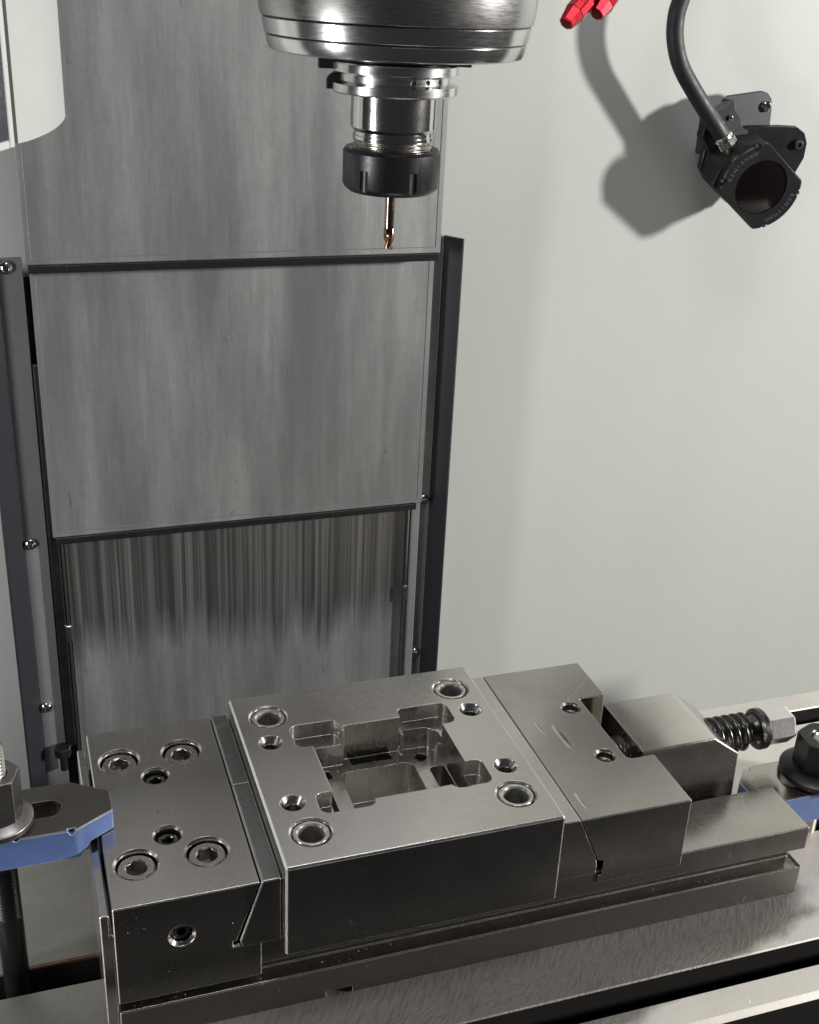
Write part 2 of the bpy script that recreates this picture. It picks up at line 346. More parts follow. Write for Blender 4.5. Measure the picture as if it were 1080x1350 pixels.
def cut(bm, cutters):
    """exact boolean difference of a list of closed cutters"""
    me = bpy.data.meshes.new('tmp'); bmesh.ops.recalc_face_normals(bm, faces=bm.faces); bm.to_mesh(me); bm.free()
    ob = bpy.data.objects.new('tmp', me); col.objects.link(ob); junk = [ob]
    for c in cutters:
        cm = bpy.data.meshes.new('tmp'); bmesh.ops.recalc_face_normals(c, faces=c.faces); c.to_mesh(cm); c.free()
        co = bpy.data.objects.new('tmp', cm); col.objects.link(co); junk.append(co)
        md = ob.modifiers.new('b', 'BOOLEAN'); md.operation = 'DIFFERENCE'; md.solver = 'EXACT'; md.object = co
    bpy.context.view_layer.update()
    ev = ob.evaluated_get(bpy.context.evaluated_depsgraph_get()); res = bpy.data.meshes.new_from_object(ev)
    out = bmesh.new(); out.from_mesh(res); bpy.data.meshes.remove(res)
    for j in junk:
        d = j.data; bpy.data.objects.remove(j); bpy.data.meshes.remove(d)
    bmesh.ops.remove_doubles(out, verts=out.verts, dist=1e-4)
    return out

ORG = {}
def tag(o, label=None, cat=None, group=None, kind=None):
    if label: o['label'] = label
    if cat: o['category'] = cat
    if group: o['group'] = group
    if kind: o['kind'] = kind
    return o
def thing(name, loc, label, cat, group=None):
    o = bpy.data.objects.new(name, None); col.objects.link(o); o.location = Vector(loc)*S; o.empty_display_size = 0.01
    ORG[o.name] = Vector(loc); return tag(o, label, cat, group)
def part(name, bm, mat, parent=None, smooth=20, label=None, origin=None, mat2=None, pick=None):
    vs = [v.co for v in bm.verts]
    c = Vector(origin) if origin else Vector([(min(v[i] for v in vs)+max(v[i] for v in vs))/2 for i in range(3)])
    bmesh.ops.translate(bm, vec=-c, verts=bm.verts); bmesh.ops.scale(bm, vec=(S, S, S), verts=bm.verts)
    me = bpy.data.meshes.new(name); bm.to_mesh(me); bm.free()
    me.materials.append(M[mat])
    if mat2:
        for m2 in ((mat2,) if isinstance(mat2, str) else mat2): me.materials.append(M[m2])
        for f in me.polygons: f.material_index = int(pick(f.center/S+c, f.normal))
    me.polygons.foreach_set('use_smooth', [True]*len(me.polygons)); me.set_sharp_from_angle(angle=math.radians(smooth))
    o = bpy.data.objects.new(name, me); col.objects.link(o)
    po = ORG[parent.name] if parent else Vector((0, 0, 0))
    o.parent = parent; o.location = (c-po)*S; ORG[o.name] = c
    if label: o['label'] = label
    return o
def copy_part(o, parent, delta, rotz=0):
    c = o.copy(); col.objects.link(c); c.parent = parent; c.location = o.location+Vector(delta)*S
    ORG[c.name] = ORG[o.name]+Vector(delta); c.rotation_euler.z += rotz
    for ch in [k for k in bpy.data.objects if k.parent == o]:
        g = ch.copy(); col.objects.link(g); g.parent = c
    return c

# ================================================================== THE SETTING
wl = part('wall', prism([(-500, -400), (1500, -400), (1500, 1200), (-500, 1200)], 369, 375, 'y'), 'wall'); tag(wl, kind='structure')

# machine table: T-slots run along x
tb = thing('machine_table', (150, 40, -60), 'grey cast iron machine table with long T-slots carrying the vise', 'machine table')
prof = [(-62, -2.5), (-59.5, 0), (-45.8, 0), (-45.2, -0.7), (-45.2, -14), (-51, -14), (-51, -24), (-25, -24), (-25, -14), (-30.7, -14), (-30.7, -0.7), (-30.1, 0)]
for c in (47, 138.5):
    prof += [(c-7.7, 0), (c-7.1, -0.7), (c-7.1, -14), (c-13, -14), (c-13, -24), (c+13, -24), (c+13, -14), (c+7.1, -14), (c+7.1, -0.7), (c+7.7, 0)]
prof += [(161.5, 0), (162, -0.6), (162, -60), (-62, -60)]
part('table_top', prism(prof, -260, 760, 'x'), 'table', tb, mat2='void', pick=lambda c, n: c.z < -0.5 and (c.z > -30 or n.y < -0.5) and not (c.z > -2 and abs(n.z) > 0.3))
part('slot_edge', box(-38, -5.8, 54.15, 56.0, -1.6, 0.25), 'copper', tb, label='rusty brown edge of the T-slot left of the vise')

# ================================================================== WAY COVERS behind the spindle
wc = thing('way_cover', (120, 330, -100), 'tall brushed steel telescopic way cover with three overlapping sheets behind the spindle', 'way cover')
def panel(x0, x1, z0, z1, y, mat, hem=True, label=None):
    bm = box(x0, x1, y, y+1.5, z0, z1, 0.25)
    if hem:
        for a, b in ((x0+0.2, x0+2.7), (x1-2.7, x1-0.2)): box(a, b, y-0.25, y-0.001, z0+0.3, z1, 0.04, bm)
        box(x0+2.8, x1-2.8, y-0.25, y-0.001, z0+0.3, z0+3.4, 0.04, bm)
        box(x0+0.4, x1-0.4, y-0.6, y-0.27, z0+0.5, z0+1.8, 0.05, bm)
    for a, b in ((x0, x0+1.4), (x1-1.4, x1)): box(a, b, y+1.51, y+11, z0, z1, 0, bm)       # folded sides
    sh = part('cover_sheet', bm, mat, wc, label=label)
    if hem:
        sm = box(x0+2.8, x0+3.3, y-0.28, y-0.01, z0+3.6, z1, 0); box(x1-3.3, x1-2.8, y-0.28, y-0.01, z0+3.6, z1, 0, sm)
        box(x0+3.4, x1-3.4, y-0.28, y-0.01, z0+3.6, z0+4.1, 0, sm)
        tag(part('hem_seam', sm, 'flange', wc), kind='stuff')
    return sh
panel(-4.6, 246.2, 265, 620, 320, 'cover', label='top cover sheet with small coolant smudges')
panel(-2.6, 247.0, 86, 268, 332, 'cover', label='middle cover sheet with cloudy polish marks')
panel(4.2, 239.6, -160, 92, 344, 'coverstreak', False, label='bottom cover sheet with dark vertical wear streaks')
def wiper(x0, x1, z, y):
    return part('wiper_strip', prism([(y-1.2, z-4.8), (y-1.2, z-0.2), (y+9, z-0.2), (y+9, z-4.8)], x0, x1, 'x', 0.4), 'wiper', wc)
wiper(-3.6, 245.2, 265, 320); wiper(-1.4, 243, 86, 332)
# thin bright guide strips at both sides of the bottom sheet
for x, x2 in ((1.6, 3.4), (240.2, 241.6)):
    bm = box(x, x2, 339.5, 344, -150, 80, 0.2); box(x-1.0, x2+0.8, 338.6, 342, 4, 16, 0.4, bm)
    part('guide_strip', bm, 'satin', wc)
bm = box(-5.6, 0.9, 338, 345, -80, 200, 0.8); part('guide_rail', bm, 'dark', wc)
box_rail = part('guide_rail', box(243.0, 249.0, 339, 345, -150, 258, 0.8), 'flange', wc)
# channel frame
fr = thing('cover_frame', (120, 345, -150), 'dark channel frame with button head screws around the way cover', 'frame')
def flange_side(xi, xo, xl, ztop, sgn):
    part('side_flange', box(min(xi, xo), max(xi, xo), 342, 345.5, -150, ztop, 0.3), 'flange', fr)
    # lip bent forward and outward, its top corner cut off
    n = Vector((xl-xo, 330-342)).normalized()
    own = bmesh.new(); th = 1.6
    q = [(xo, 342.2), (xl, 330), (xl+th*sgn, 330.8), (xo+th*sgn, 345.5)]
    zt = [ztop-0.3, ztop, ztop, ztop-0.3]
    lo = vadd(own, [(x, y, -150) for x, y in q]); hi = vadd(own, [(x, y, z) for (x, y), z in zip(q, zt)])
    own.faces.new(lo); own.faces.new(hi[::-1])
    for i in range(4): own.faces.new((lo[i], hi[i], hi[(i+1) % 4], lo[(i+1) % 4]))
    bmesh.ops.recalc_face_normals(own, faces=own.faces); bevel_all(own, 0.3)
    part('frame_lip', own, 'navy', fr)
flange_side(-6.2, -20.5, -31.5, 264, -1)
flange_side(249.5, 256.3, 265.0, 271, 1)
part('frame_web', box(-20.6, 256.4, 355, 358, -150, 250), 'navy', fr)
def button_screw(x, z, parent, y=342.0, r=4.1):
    prof = [(r, 0), (r, 0.6)] + [(r*math.cos(a), 0.6+r*0.62*math.sin(a)) for a in (0.25, 0.5, 0.75, 1.0, 1.2)]
    bm = lathe(prof, (x, y, z), (0, -1, 0), 28)
    hx = prism(ngon(1.75, 6), -4, 8, 'z'); xform(hx, (x, y-4.9, z), (0, -1, 0), 0.3)
    hx2 = prism(ngon(1.75, 6), 0, 5, 'z'); xform(hx2, (x, y-1.1, z), (0, -1, 0), 0.3); hx.free()
    s = part('button_screw', cut(bm, [hx2]), 'bright', parent)
    return s
s0 = button_screw(-16.9, 78.6, fr)
for x, z in ((-20.1+3, -47.5), (251.9, 83.5), (251.6, -44.1), (-15.3, 258.8)):
    copy_part(s0, fr, (x+16.9, 0, z-78.6))
bm = prism(ngon(6.2, 6, 0.3), -86, -79, 'z', 0.5); bmesh.ops.translate(bm, vec=(-8.8, 337, 0), verts=bm.verts)
cyl(2.6, (-8.8, 337, -98), (0, 0, 1), 12, 20, bm); part('hanging_bolt', bm, 'black', fr)

# ================================================================== VISE
vs = thing('machine_vise', (170, 62, 0), 'dark steel precision vise bolted flat on the machine table', 'vise')
# base: two rails with a channel between
prof = [(0.0, 0), (-0.0, 18), (8.5, 18.3), (8.5, 29), (0, 29.4), (0, 43.4), (34, 43.4), (34, 14), (91, 14), (91, 43.4), (118, 43.4), (118, 29.4), (112, 29), (112, 18), (118, 18), (118, 0)]
bm = prism(prof, 0, 344.6, 'x', 0.5)
bm = cut(bm, [box(91.6, 104.2, -3, 6, -1, 4.2), box(262, 350, 91, 130, -1, 60), box(341.5, 350, -5, 130, 17.6, 29.8),
              ])
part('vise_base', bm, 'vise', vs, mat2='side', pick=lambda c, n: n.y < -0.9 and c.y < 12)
# fixed jaw
jaw = prism([(0, 23.4), (0, 76), (61.6, 76), (51.2, 46), (49.6, 46), (49.6, 43), (62, 43), (62, 23.4)], -0.4, 125, 'y', 0.45)
cut_list = []
BIG = [(13.4, 99.6), (43.3, 99.8), (12.8, 24.8), (43.2, 24.9)]; SML = [(28.7, 83.9), (28.3, 40.3)]
for x, y in BIG: cut_list.append(lathe([(9.0, 63), (9.0, 75.0), (10.2, 76.2), (10.2, 80)], (x, y, 0), (0, 0, 1), 48))
for x, y in SML: cut_list.append(lathe([(5.8, 68), (5.8, 75.1), (7.0, 76.3), (7.0, 80)], (x, y, 0), (0, 0, 1), 40))
cut_list.append(lathe([(4.6, 7), (4.6, 1.0), (5.8, -0.2), (5.8, -4)], (27.8, 0, 55.2), (0, 1, 0), 36))
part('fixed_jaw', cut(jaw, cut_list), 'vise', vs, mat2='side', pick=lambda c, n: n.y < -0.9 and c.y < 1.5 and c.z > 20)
# side shoulder with the thin recess between it and the jaw
part('end_shoulder', prism([(-5.2, 0), (-5.2, 72.7), (-1.4, 72.7), (-1.4, 62), (-0.05, 62), (-0.05, 0)], 0.4, 118, 'y', 0.5), 'vise', vs)
def socket_cap(x, y, z, r, h, rs, parent, name='socket_screw', depth=5.5, mat='screw'):
    bm = lathe([(r, 0), (r, h-0.7), (r-0.7, h), (0, h)], (x, y, z), (0, 0, 1), 40)
    hx = prism(ngon(rs, 6), h-depth, h+3, 'z'); cone = lathe([(rs*0.86, h-0.7), (rs*1.08, h+0.15), (rs*1.08, h+3)], (0, 0, 0), (0, 0, 1), 24)
    a = random.uniform(0, 1)
    xform(hx, (x, y, z), (0, 0, 1), a); xform(cone, (x, y, z), (0, 0, 1))
    return part(name, cut(bm, [hx, cone]), mat, parent)
for x, y in BIG: socket_cap(x, y, 63.1, 8.2, 11.2, 4.9, vs, depth=7)
for x, y in SML: socket_cap(x, y, 68.1, 4.9, 5.0, 2.7, vs, 'set_screw', 3.5, 'dark')
bm = lathe([(4.4, 5.9), (4.4, 2.6), (3.7, 2.0), (0, 2.0)], (27.8, 0, 55.2), (0, 1, 0), 30)
hx = prism(ngon(2.3, 6), -3, 5, 'z'); xform(hx, (27.8, 0, 55.2), (0, 1, 0), 0.2)
part('plug_screw', cut(bm, [hx]), 'dark', vs)
# jaw inserts with slanted backs
ins = prism([(62.3, 76.6), (70.7, 76.6), (70.7, 42.2), (53.3, 42.2), (52.3, 45.6)], -0.8, 124.6, 'y', 0.55)
ins = cut(ins, [box(60, 71.5, 66.6, 67.0, 73, 80)])
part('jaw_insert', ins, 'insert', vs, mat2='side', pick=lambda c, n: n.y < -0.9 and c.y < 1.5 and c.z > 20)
ins = prism([(200.1, 76.9), (211.9, 76.9), (222.8, 51.6), (223.6, 47), (223.6, 42.4), (200.1, 42.4)], -0.7, 124.4, 'y', 0.45)
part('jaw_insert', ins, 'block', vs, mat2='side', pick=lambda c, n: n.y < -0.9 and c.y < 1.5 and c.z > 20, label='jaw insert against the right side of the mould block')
# movable jaw with rear notch
out = [(212.3, -1.2), (270.0, -1.2), (270.0, 36.0), (258, 36.0), (257.2, 36.2), (255.8, 37.2), (255.1, 38.6), (255, 40), (255, 90.8), (270, 90.8), (270, 124.3), (212.3, 124.3)]
def scar(x, y, rad, wd, dp, sl):
    # shallow crescent left by a slotting cutter: a tilted disc dipping dp below the face at (x, y)
    d = Vector((1, 0.05, sl)).normalized(); low = (Vector((0, 0, -1))-d*Vector((0, 0, -1)).dot(d)).normalized()
    c = Vector((x, y, 77-dp))-low*rad
    return lathe([(rad-wd*0.25, -wd/2), (rad, 0), (rad-wd*0.25, wd/2)], c, d, 200)
mj = prism(out, 36.8, 77, 'z', 0.45)
mj = cut(mj, [prism([(200, 90), (200, 30), (224.4, 30), (224.4, 41.6), (226.4, 41.6), (226.4, 50.6), (223.4, 51.0), (212.4, 76.6), (211, 90)], -6, 130, 'y'),
              lathe([(3.6, 66), (3.6, 72), (4.5, 72.2), (4.5, 75.9), (5.6, 77.1), (5.6, 80)], (246.7, 84.1, 0), (0, 0, 1), 36),
              lathe([(3.6, 66), (3.6, 72), (4.5, 72.2), (4.5, 75.9), (5.6, 77.1), (5.6, 80)], (245.3, 41.3, 0), (0, 0, 1), 36)] +
             [scar(*q) for q in ((231.5, 62, 60, 3.2, 1.05, 0.24), (223.0, 72, 60, 1.8, 0.35, 0.2), (218.0, 12, 60, 1.8, 0.45, 0.2))])
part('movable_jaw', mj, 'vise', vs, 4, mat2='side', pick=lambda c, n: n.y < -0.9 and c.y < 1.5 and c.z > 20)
# nut block
nb = prism([(266.3, 20), (266.3, 76), (308.6, 76), (324.6, 63.8), (326.0, 20)], 40.6, 84.8, 'y', 0.55)
part('nut_block', nb, 'vise', vs)
# lead screw
bm = thread(10.4, 2.3, 5.0, (316.0, 62, 60), (1, 0, 0), 25.5, 36)
lathe([(8.0, 0), (7.2, 1.5), (7.0, 5), (8.6, 7)], (341.3, 62, 60), (1, 0, 0), 36, bm)
part('lead_screw', bm, 'thread', vs, 70)
part('lead_screw', thread(9.4, 1.9, 5.0, (250, 62, 60), (1, 0, 0), 17.5, 32), 'thread', vs, 70, label='front length of the lead screw in the jaw notch')
bm = lathe([(9.6, 0), (11.3, 1.2), (11.3, 4.2), (10.4, 5.2)], (348.0, 62, 60), (1, 0, 0), 44)
part('screw_collar', bm, 'dark', vs)
bm = bmesh.new(); rg = []
for rr, t in ((9.2, 0), (10.2, 0.8), (10.2, 15.6), (9.0, 16.8)): rg.append(vadd(bm, [(a, b, t) for a, b in ngon(rr, 6, 0)]))
rg.append(vadd(bm, [(a, b, 16.8) for a, b in ngon(5.5, 6, 0)])); rg.append(vadd(bm, [(a, b, 13.5) for a, b in ngon(5.2, 6, 0)]))
for A_, B_ in zip(rg, rg[1:]):
    for k in range(6): bm.faces.new((A_[k], A_[(k+1) % 6], B_[(k+1) % 6], B_[k]))
bm.faces.new(rg[0][::-1]); bm.faces.new(rg[-1]); bevel_all(bm, 0.35, 20); xform(bm, (353.2, 62, 60), (1, 0, 0), 0.62)
part('screw_hex', bm, 'hexsteel', vs)

# ================================================================== MOULD BLOCK
mb = thing('mould_block', (135.5, 57.4, 38.4), 'ground steel mould block with stepped cavity and bushed corner holes clamped between the vise jaws', 'mould block')
blk = box(70.9, 199.9, -7.5, 122.3, 38.4, 87, 0.95)
Z = 95
BU = [(87.3, 102.0), (184.8, 103.0), (86.9, 12.6), (184.3, 13.4)]; TP = [(83.9, 80.8), (188.1, 82.6), (83.7, 33.9), (187.8, 34.6)]
C = []
C.append(prism(rrect(103, 170, 27.6, 81.5, [3, 2, 2, 4]), 66.5, Z, 'z'))
C.append(prism(rrect(121, 151.2, 70, 85.3, 0.8), 66.5, Z, 'z'))
C.append(prism(rrect(152.2, 167.5, 70, 85.2, [0, 0, 4.5, 0.8]), 66.5, Z+0.1, 'z'))
C.append(prism(rrect(95, 119.6, 73, 91.6, 4.2), 78.6, Z+0.2, 'z'))
C.append(prism(rrect(151.0, 177.6, 74.5, 92.2, [1, 4, 4.2, 3]), 78.5, Z+0.3, 'z'))
C.append(prism(rrect(160, 178, 24.6, 42.6, 4.2), 78.4, Z+0.4, 'z'))
C.append(prism(rrect(94.4, 120.6, 22.8, 37.6, 4.2), 78.3, Z+0.5, 'z'))
C.append(prism(rrect(157.6, 169.9, 24.2, 45, 4.8), 66.4, Z+0.6, 'z'))
C.append(prism(rrect(117, 155, 27.4, 75, [3, 3, 4.5, 4]), 46, Z+0.7, 'z'))
C.append(prism(rrect(124.6, 146.2, 79.6, 85.2, 0.5), 44, Z+0.8, 'z'))
C.append(prism(rrect(103.1, 109.6, 42, 66, 2), 44, Z+0.9, 'z'))
C.append(prism(rrect(108, 113.2, 71.5, 77.8, 1.2), 50, Z+1.0, 'z'))
C.append(prism(rrect(161.6, 169.8, 27.6, 68, 2), 44, Z+1.1, 'z'))
C.append(cyl(3.2, (160.4, 77.0, 48), (0, 0, 1), 25, 28))
for x, y in BU: C.append(lathe([(8.3, 60), (8.3, 84.2), (9.0, 85.0), (9.0, 86.3), (9.9, 87.1), (9.9, 90)], (x, y, 0), (0, 0, 1), 56))
for x, y in TP: C.append(lathe([(0, 60), (3.4, 62.5), (3.4, 83.6), (5.8, 86.6), (5.8, 90)], (x, y, 0), (0, 0, 1), 40))
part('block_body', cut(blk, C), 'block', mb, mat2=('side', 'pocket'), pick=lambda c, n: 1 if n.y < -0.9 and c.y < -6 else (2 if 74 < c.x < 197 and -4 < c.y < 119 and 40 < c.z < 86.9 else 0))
def bushing(x, y):
    bm = lathe([(8.1, 60.2), (8.1, 86.1), (7.8, 86.5), (6.6, 86.5), (5.9, 85.8), (5.9, 60.2)], (x, y, 0), (0, 0, 1), 56, cap=False)
    return part('guide_bushing', bm, 'bushing', mb, 30)
b0 = bushing(*BU[0])
for x, y in BU[1:]: copy_part(b0, mb, (x-BU[0][0], y-BU[0][1], 0))

# ================================================================== CLAMPS
cl = thing('strap_clamp', (-45, 58, 71), 'blue sided steel strap clamp with an open slot, its tip pressing on the left jaw', 'clamp', 'strap clamps holding the vise')
out = [(-95, 41.6), (-10.2, 41.3), (5.9, 50.8), (6.2, 52.0), (6.2, 64), (5.4, 65.4), (-9, 74.6), (-12, 75.4), (-95, 76.5)]
def strap(out, z0, z1, cs, sr):
    bm = prism(out, z0, z1, 'z', 0.35)
    return cut(bm, [prism(rrect(*sr), z0-5, z1+5, 'z')]+cs)
def bare(sr, z1):
    x0, x1, y0, y1, r = sr
    return lambda c, n: (c.z > z1-0.2 and n.z > 0.5) or (x0-0.1 < c.x < x1+0.1 and y0-0.1 < c.y < y1+0.1)
def wedge(x, y, z1, dp=2.4, w=2.2):
    return prism([(x-w, z1+0.5), (x+w, z1+0.5), (x+0.6, z1-dp), (x-0.6, z1-dp)], y-3, y+1.6, 'y')
und = prism([(-10, 60), (-10, 70.9), (-9.4, 71.2), (-4.4, 76.5), (12, 76.7), (12, 60)], 30, 90, 'y')
sr = (-62, -15.2, 53, 64.5, 5.6)
part('clamp_body', strap(out, 71, 86.5, [und, wedge(-12.2, 41.4, 86.5), wedge(-35.2, 41.4, 86.5, 1.2, 1.8)], sr), 'blue', cl, mat2='clamp', pick=bare(sr, 86.5))
cr = thing('strap_clamp', (400, 45, 18), 'blue sided steel strap clamp at the right end of the vise under a flanged bolt', 'clamp', 'strap clamps holding the vise')
outr = [(336, 36), (341, 32), (346, 29.4), (470, 29.4), (470, 61), (349.5, 61), (347.2, 57.2), (345, 60), (336, 50)]
sr = (358.5, 420, 37.6, 52.5, 7.0)
part('clamp_body', strap(outr, 18, 36, [], sr), 'blue', cr, mat2='vise', pick=bare(sr, 36))

def stud2(x, y, z0, zm, z1, r, label):
    t = thing('threaded_stud', (x, y, z0), label, 'stud')
    bm = cyl(r, (x, y, z0), (0, 0, 1), 36-z0, 32); thread(r, 0.75, 1.75, (x, y, 36), (0, 0, 1), zm-36, 32, bm)
    part('lower_shank', bm, 'black', t, 70)
    bm = thread(r, 0.75, 1.75, (x, y, zm), (0, 0, 1), z1-zm-1, 32); lathe([(r-0.8, 0), (r-1.7, 1.2), (0, 1.2)], (x, y, z1-1), (0, 0, 1), 32, bm)
    part('thread_end', bm, 'goldthread', t, 50); return t
stud2(-42.2, 53.8, -20, 100, 128, 5.9, 'long threaded stud standing in the T-slot through the left clamp')
nt_ = thing('flange_nut', (-42.2, 53.8, 87), 'tall dark hexagon nut with round flange tightened on the left clamp', 'nut', 'flange nuts on the clamps')
def hexbody(cx, cy, z0, z1, r, rot, mat, t, name='hex_body', bore=None):
    bm = prism(ngon(r, 6, rot), z0, z1, 'z')
    bmesh.ops.translate(bm, vec=(cx, cy, 0), verts=bm.verts)
    # conical corner cut: intersect by removing a ring
    ring = lathe([(r*0.90, z1+0.01), (r*1.6, z1-r*0.32), (r*1.6, z1+5), (r*0.90, z1+5), (r*0.90, z1+0.01)], (cx, cy, 0), (0, 0, 1), 48, cap=False)
    cs = [ring]
    if bore: cs.append(lathe([(bore, z0+3), (bore, z1-1), (bore+1.0, z1+0.2), (bore+1.0, z1+4)], (cx, cy, 0), (0, 0, 1), 40))
    bm = cut(bm, cs); return part(name, bm, mat, t)
hexbody(-42.2, 53.8, 90.5, 113.5, 11.6, 0.22, 'nutsteel', nt_, bore=5.95)
part('flange', lathe([(14.6, 0), (15.2, 0.6), (15.2, 3.2), (14.2, 4.0), (11, 5.4), (0, 5.4)], (-42.2, 53.8, 87), (0, 0, 1), 56), 'nutsteel', nt_)
nr = thing('flange_nut', (382, 45, 36.4), 'black hexagon nut with wide washer tightened on the right clamp', 'nut', 'flange nuts on the clamps')
hexbody(382, 45, 41, 60.5, 14.2, 0.35, 'black', nr, bore=6.6)
part('flange', lathe([(19.6, 0), (20.6, 0.8), (20.6, 3.4), (19.4, 4.2), (15.5, 5.6), (0, 5.6)], (382, 45, 36.4), (0, 0, 1), 60), 'black', nr)
tr = thing('threaded_stud', (382, 45, -20), 'stud end flush inside the nut of the right clamp', 'stud')
part('lower_shank', lathe([(6.2, -20), (6.2, 59.4), (5.2, 60.2), (4.4, 59.3), (0, 59.1)], (382, 45, 0), (0, 0, 1), 36), 'screw', tr)

# ================================================================== SPINDLE AND TOOL
AX, AY = 157.2, 151.8
sp = thing('spindle_nose', (AX, AY, 395), 'large polished round spindle nose with two groove rings above the tool holder', 'spindle')
part('nose_ring', lathe([(24, 395.6), (54.8, 395.4), (56.2, 396.0), (57.2, 398.5), (57.8, 401.4), (57.2, 401.8)], (AX, AY, 0), (0, 0, 1), 128), 'satin', sp, 30)
part('nose_ring', lathe([(57.0, 401.9), (58.2, 402.5), (59.4, 408.6), (58.8, 409.0)], (AX, AY, 0), (0, 0, 1), 128), 'satin', sp, 30)
part('nose_housing', lathe([(58.6, 409.1), (60.0, 409.7), (60.8, 414), (61.5, 425), (61.5, 600)], (AX, AY, 0), (0, 0, 1), 128), 'nose', sp, 30)
part('nose_seal', lathe([(27, 397), (27, 392.8), (25, 392.4), (25, 391.0), (10, 391)], (AX, AY, 0), (0, 0, 1), 64), 'black', sp)
for a in (math.radians(162), math.radians(-18)):
    bm = box(25.2, 34.0, -8, 8, 388.2 if a > 0 else 391.3, 396.4, 0.6)
    bmesh.ops.rotate(bm, cent=(0, 0, 0), matrix=Matrix.Rotation(a, 3, 'Z'), verts=bm.verts); bmesh.ops.translate(bm, vec=(AX, AY, 0), verts=bm.verts)
    part('drive_key', bm, 'black', sp)
th = thing('tool_holder', (AX, AY, 336), 'steel collet tool holder with grooved flange hanging from the spindle nose', 'tool holder')
fl = lathe([(22, 392.2), (28.2, 391.8), (28.6, 391.2), (28.6, 387.8), (25.0, 386.6), (25.0, 383.8), (28.6, 382.8), (28.6, 379.4), (28.0, 378.8), (10, 378.8)], (AX, AY, 0), (0, 0, 1), 96)
sls = []
for a in (162,):
    sl = box(24.0, 40, -8.6, 8.6, 377, 394); bmesh.ops.rotate(sl, cent=(0, 0, 0), matrix=Matrix.Rotation(math.radians(a), 3, 'Z'), verts=sl.verts); bmesh.ops.translate(sl, vec=(AX, AY, 0), verts=sl.verts); sls.append(sl)
holes = []
ca = math.atan2(-390.2-AY, -18.3-AX)
for da in (0.34, 0.62, 0.92):
    a = ca+da; holes.append(cyl(1.2, (AX+21*math.cos(a), AY+21*math.sin(a), 385.2), (math.cos(a), math.sin(a), 0), 8, 20))
part('grip_flange', cut(fl, sls+holes), 'satin', th, 30)
bm = prism([(23.5, 379.5), (30.4, 379.5), (30.4, 384.2), (27.6, 386.4), (23.5, 386.4)], -5, 5, 'y', 0.4)
bmesh.ops.rotate(bm, cent=(0, 0, 0), matrix=Matrix.Rotation(math.radians(162), 3, 'Z'), verts=bm.verts); bmesh.ops.translate(bm, vec=(AX, AY, 0), verts=bm.verts)
part('slot_key', bm, 'black', th)
part('holder_body', lathe([(19.4, 378.9), (19.4, 364.0), (18.0, 362.2), (18.0, 360.6), (18.3, 360.4), (18.3, 358.8), (17.2, 358.6)], (AX, AY, 0), (0, 0, 1), 96), 'bright', th, 30)
part('collet_thread', thread(18.1, 1.0, 1.7, (AX, AY, 350), (0, 0, 1), 8.8, 96), 'goldthread', th, 35)
nt2 = lathe([(14, 336.2), (19.6, 335.6), (21.6, 337.2), (22.5, 338.8), (22.5, 353.4), (21.3, 354.8), (18.3, 354.8), (18.3, 345)], (AX, AY, 0), (0, 0, 1), 96)
gr = []
for k in range(6):
    a = ca+0.47+k*PI/3
    gr.append(cyl(2.9, (AX+24.3*math.cos(a), AY+24.3*math.sin(a), 330), (0, 0, 1), 16.5, 20))
part('collet_nut', cut(nt2, gr), 'black', th, 30)
part('collet', lathe([(14.2, 337.0), (12, 335.2), (3.0, 335.0), (3.0, 342)], (AX, AY, 0), (0, 0, 1), 48), 'dark', th)
em = thing('end_mill', (AX, AY, 308), 'slim copper coated end mill held in the black collet nut', 'cutting tool')
part('tool_shank', cyl(2.35, (AX, AY, 318), (0, 0, 1), 22, 32), 'shank', em, 35)
own = bmesh.new(); rings = []
for i in range(13):
    z = 308+10*i/12; ring = []
    for k in range(36):
        a = 2*PI*k/36; ph = (a*2/(2*PI)-i/12*0.9) % 1.0
        rr = 2.5 if ph < 0.35 else 2.5-0.9*math.sin(PI*(ph-0.3)/0.7)
        if i == 0: z2 = z+0.9*(1-abs(math.cos(a+0.6)))
        else: z2 = z
        ring.append(own.verts.new((AX+rr*math.cos(a), AY+rr*math.sin(a), z2)))
    rings.append(ring)
for A_, B_ in zip(rings, rings[1:]):
    for k in range(36): own.faces.new((A_[k], A_[(k+1) % 36], B_[(k+1) % 36], B_[k]))
c_ = own.verts.new((AX, AY, 309.2))
for k in range(36): own.faces.new((rings[0][(k+1) % 36], rings[0][k], c_))
own.faces.new(rings[-1]); bmesh.ops.recalc_face_normals(own, faces=own.faces)
part('cutting_flutes', own, 'carbide', em, 50)

# ================================================================== HEAD GUARD (top left)
hg = thing('head_guard', (-20, 50, 374), 'white curved sheet metal guard with a dark side panel hanging at the top left', 'machine guard')
path = [(-9.0, 34), (-7.6, 36), (-4.4, 42), (-1.0, 50.5), (2.6, 61), (5.9, 74), (8.8, 89), (10.3, 101), (10.6, 108), (9.9, 113), (7, 117), (0, 120)]
path = [(v.x, v.y) for v in catmull([(x, y, 0) for x, y in path], 5)]
inner = [(x-1.6, y+0.6) for x, y in path[::-1]]
part('curved_panel', prism(path+inner, 374, 620, 'z'), 'white', hg, 40)
def slab(p, q, z0, z1, th, bev=0.3):
    d = Vector((q[0]-p[0], q[1]-p[1])).normalized(); n = Vector((-d.y, d.x))*th
    return prism([p, q, (q[0]+n.x, q[1]+n.y), (p[0]+n.x, p[1]+n.y)], z0, z1, 'z', bev)
part('side_frame', slab((-11.5, 30.1), (-10.0, 32.9), 373, 620, 4), 'whitetrim', hg)
part('side_frame', slab((-40, -26.0), (-11.7, 29.7), 373, 375.6, 4), 'whitetrim', hg)
part('dark_panel', slab((-40, -25.6), (-11.6, 29.9), 375.7, 620, 2), 'glass', hg)

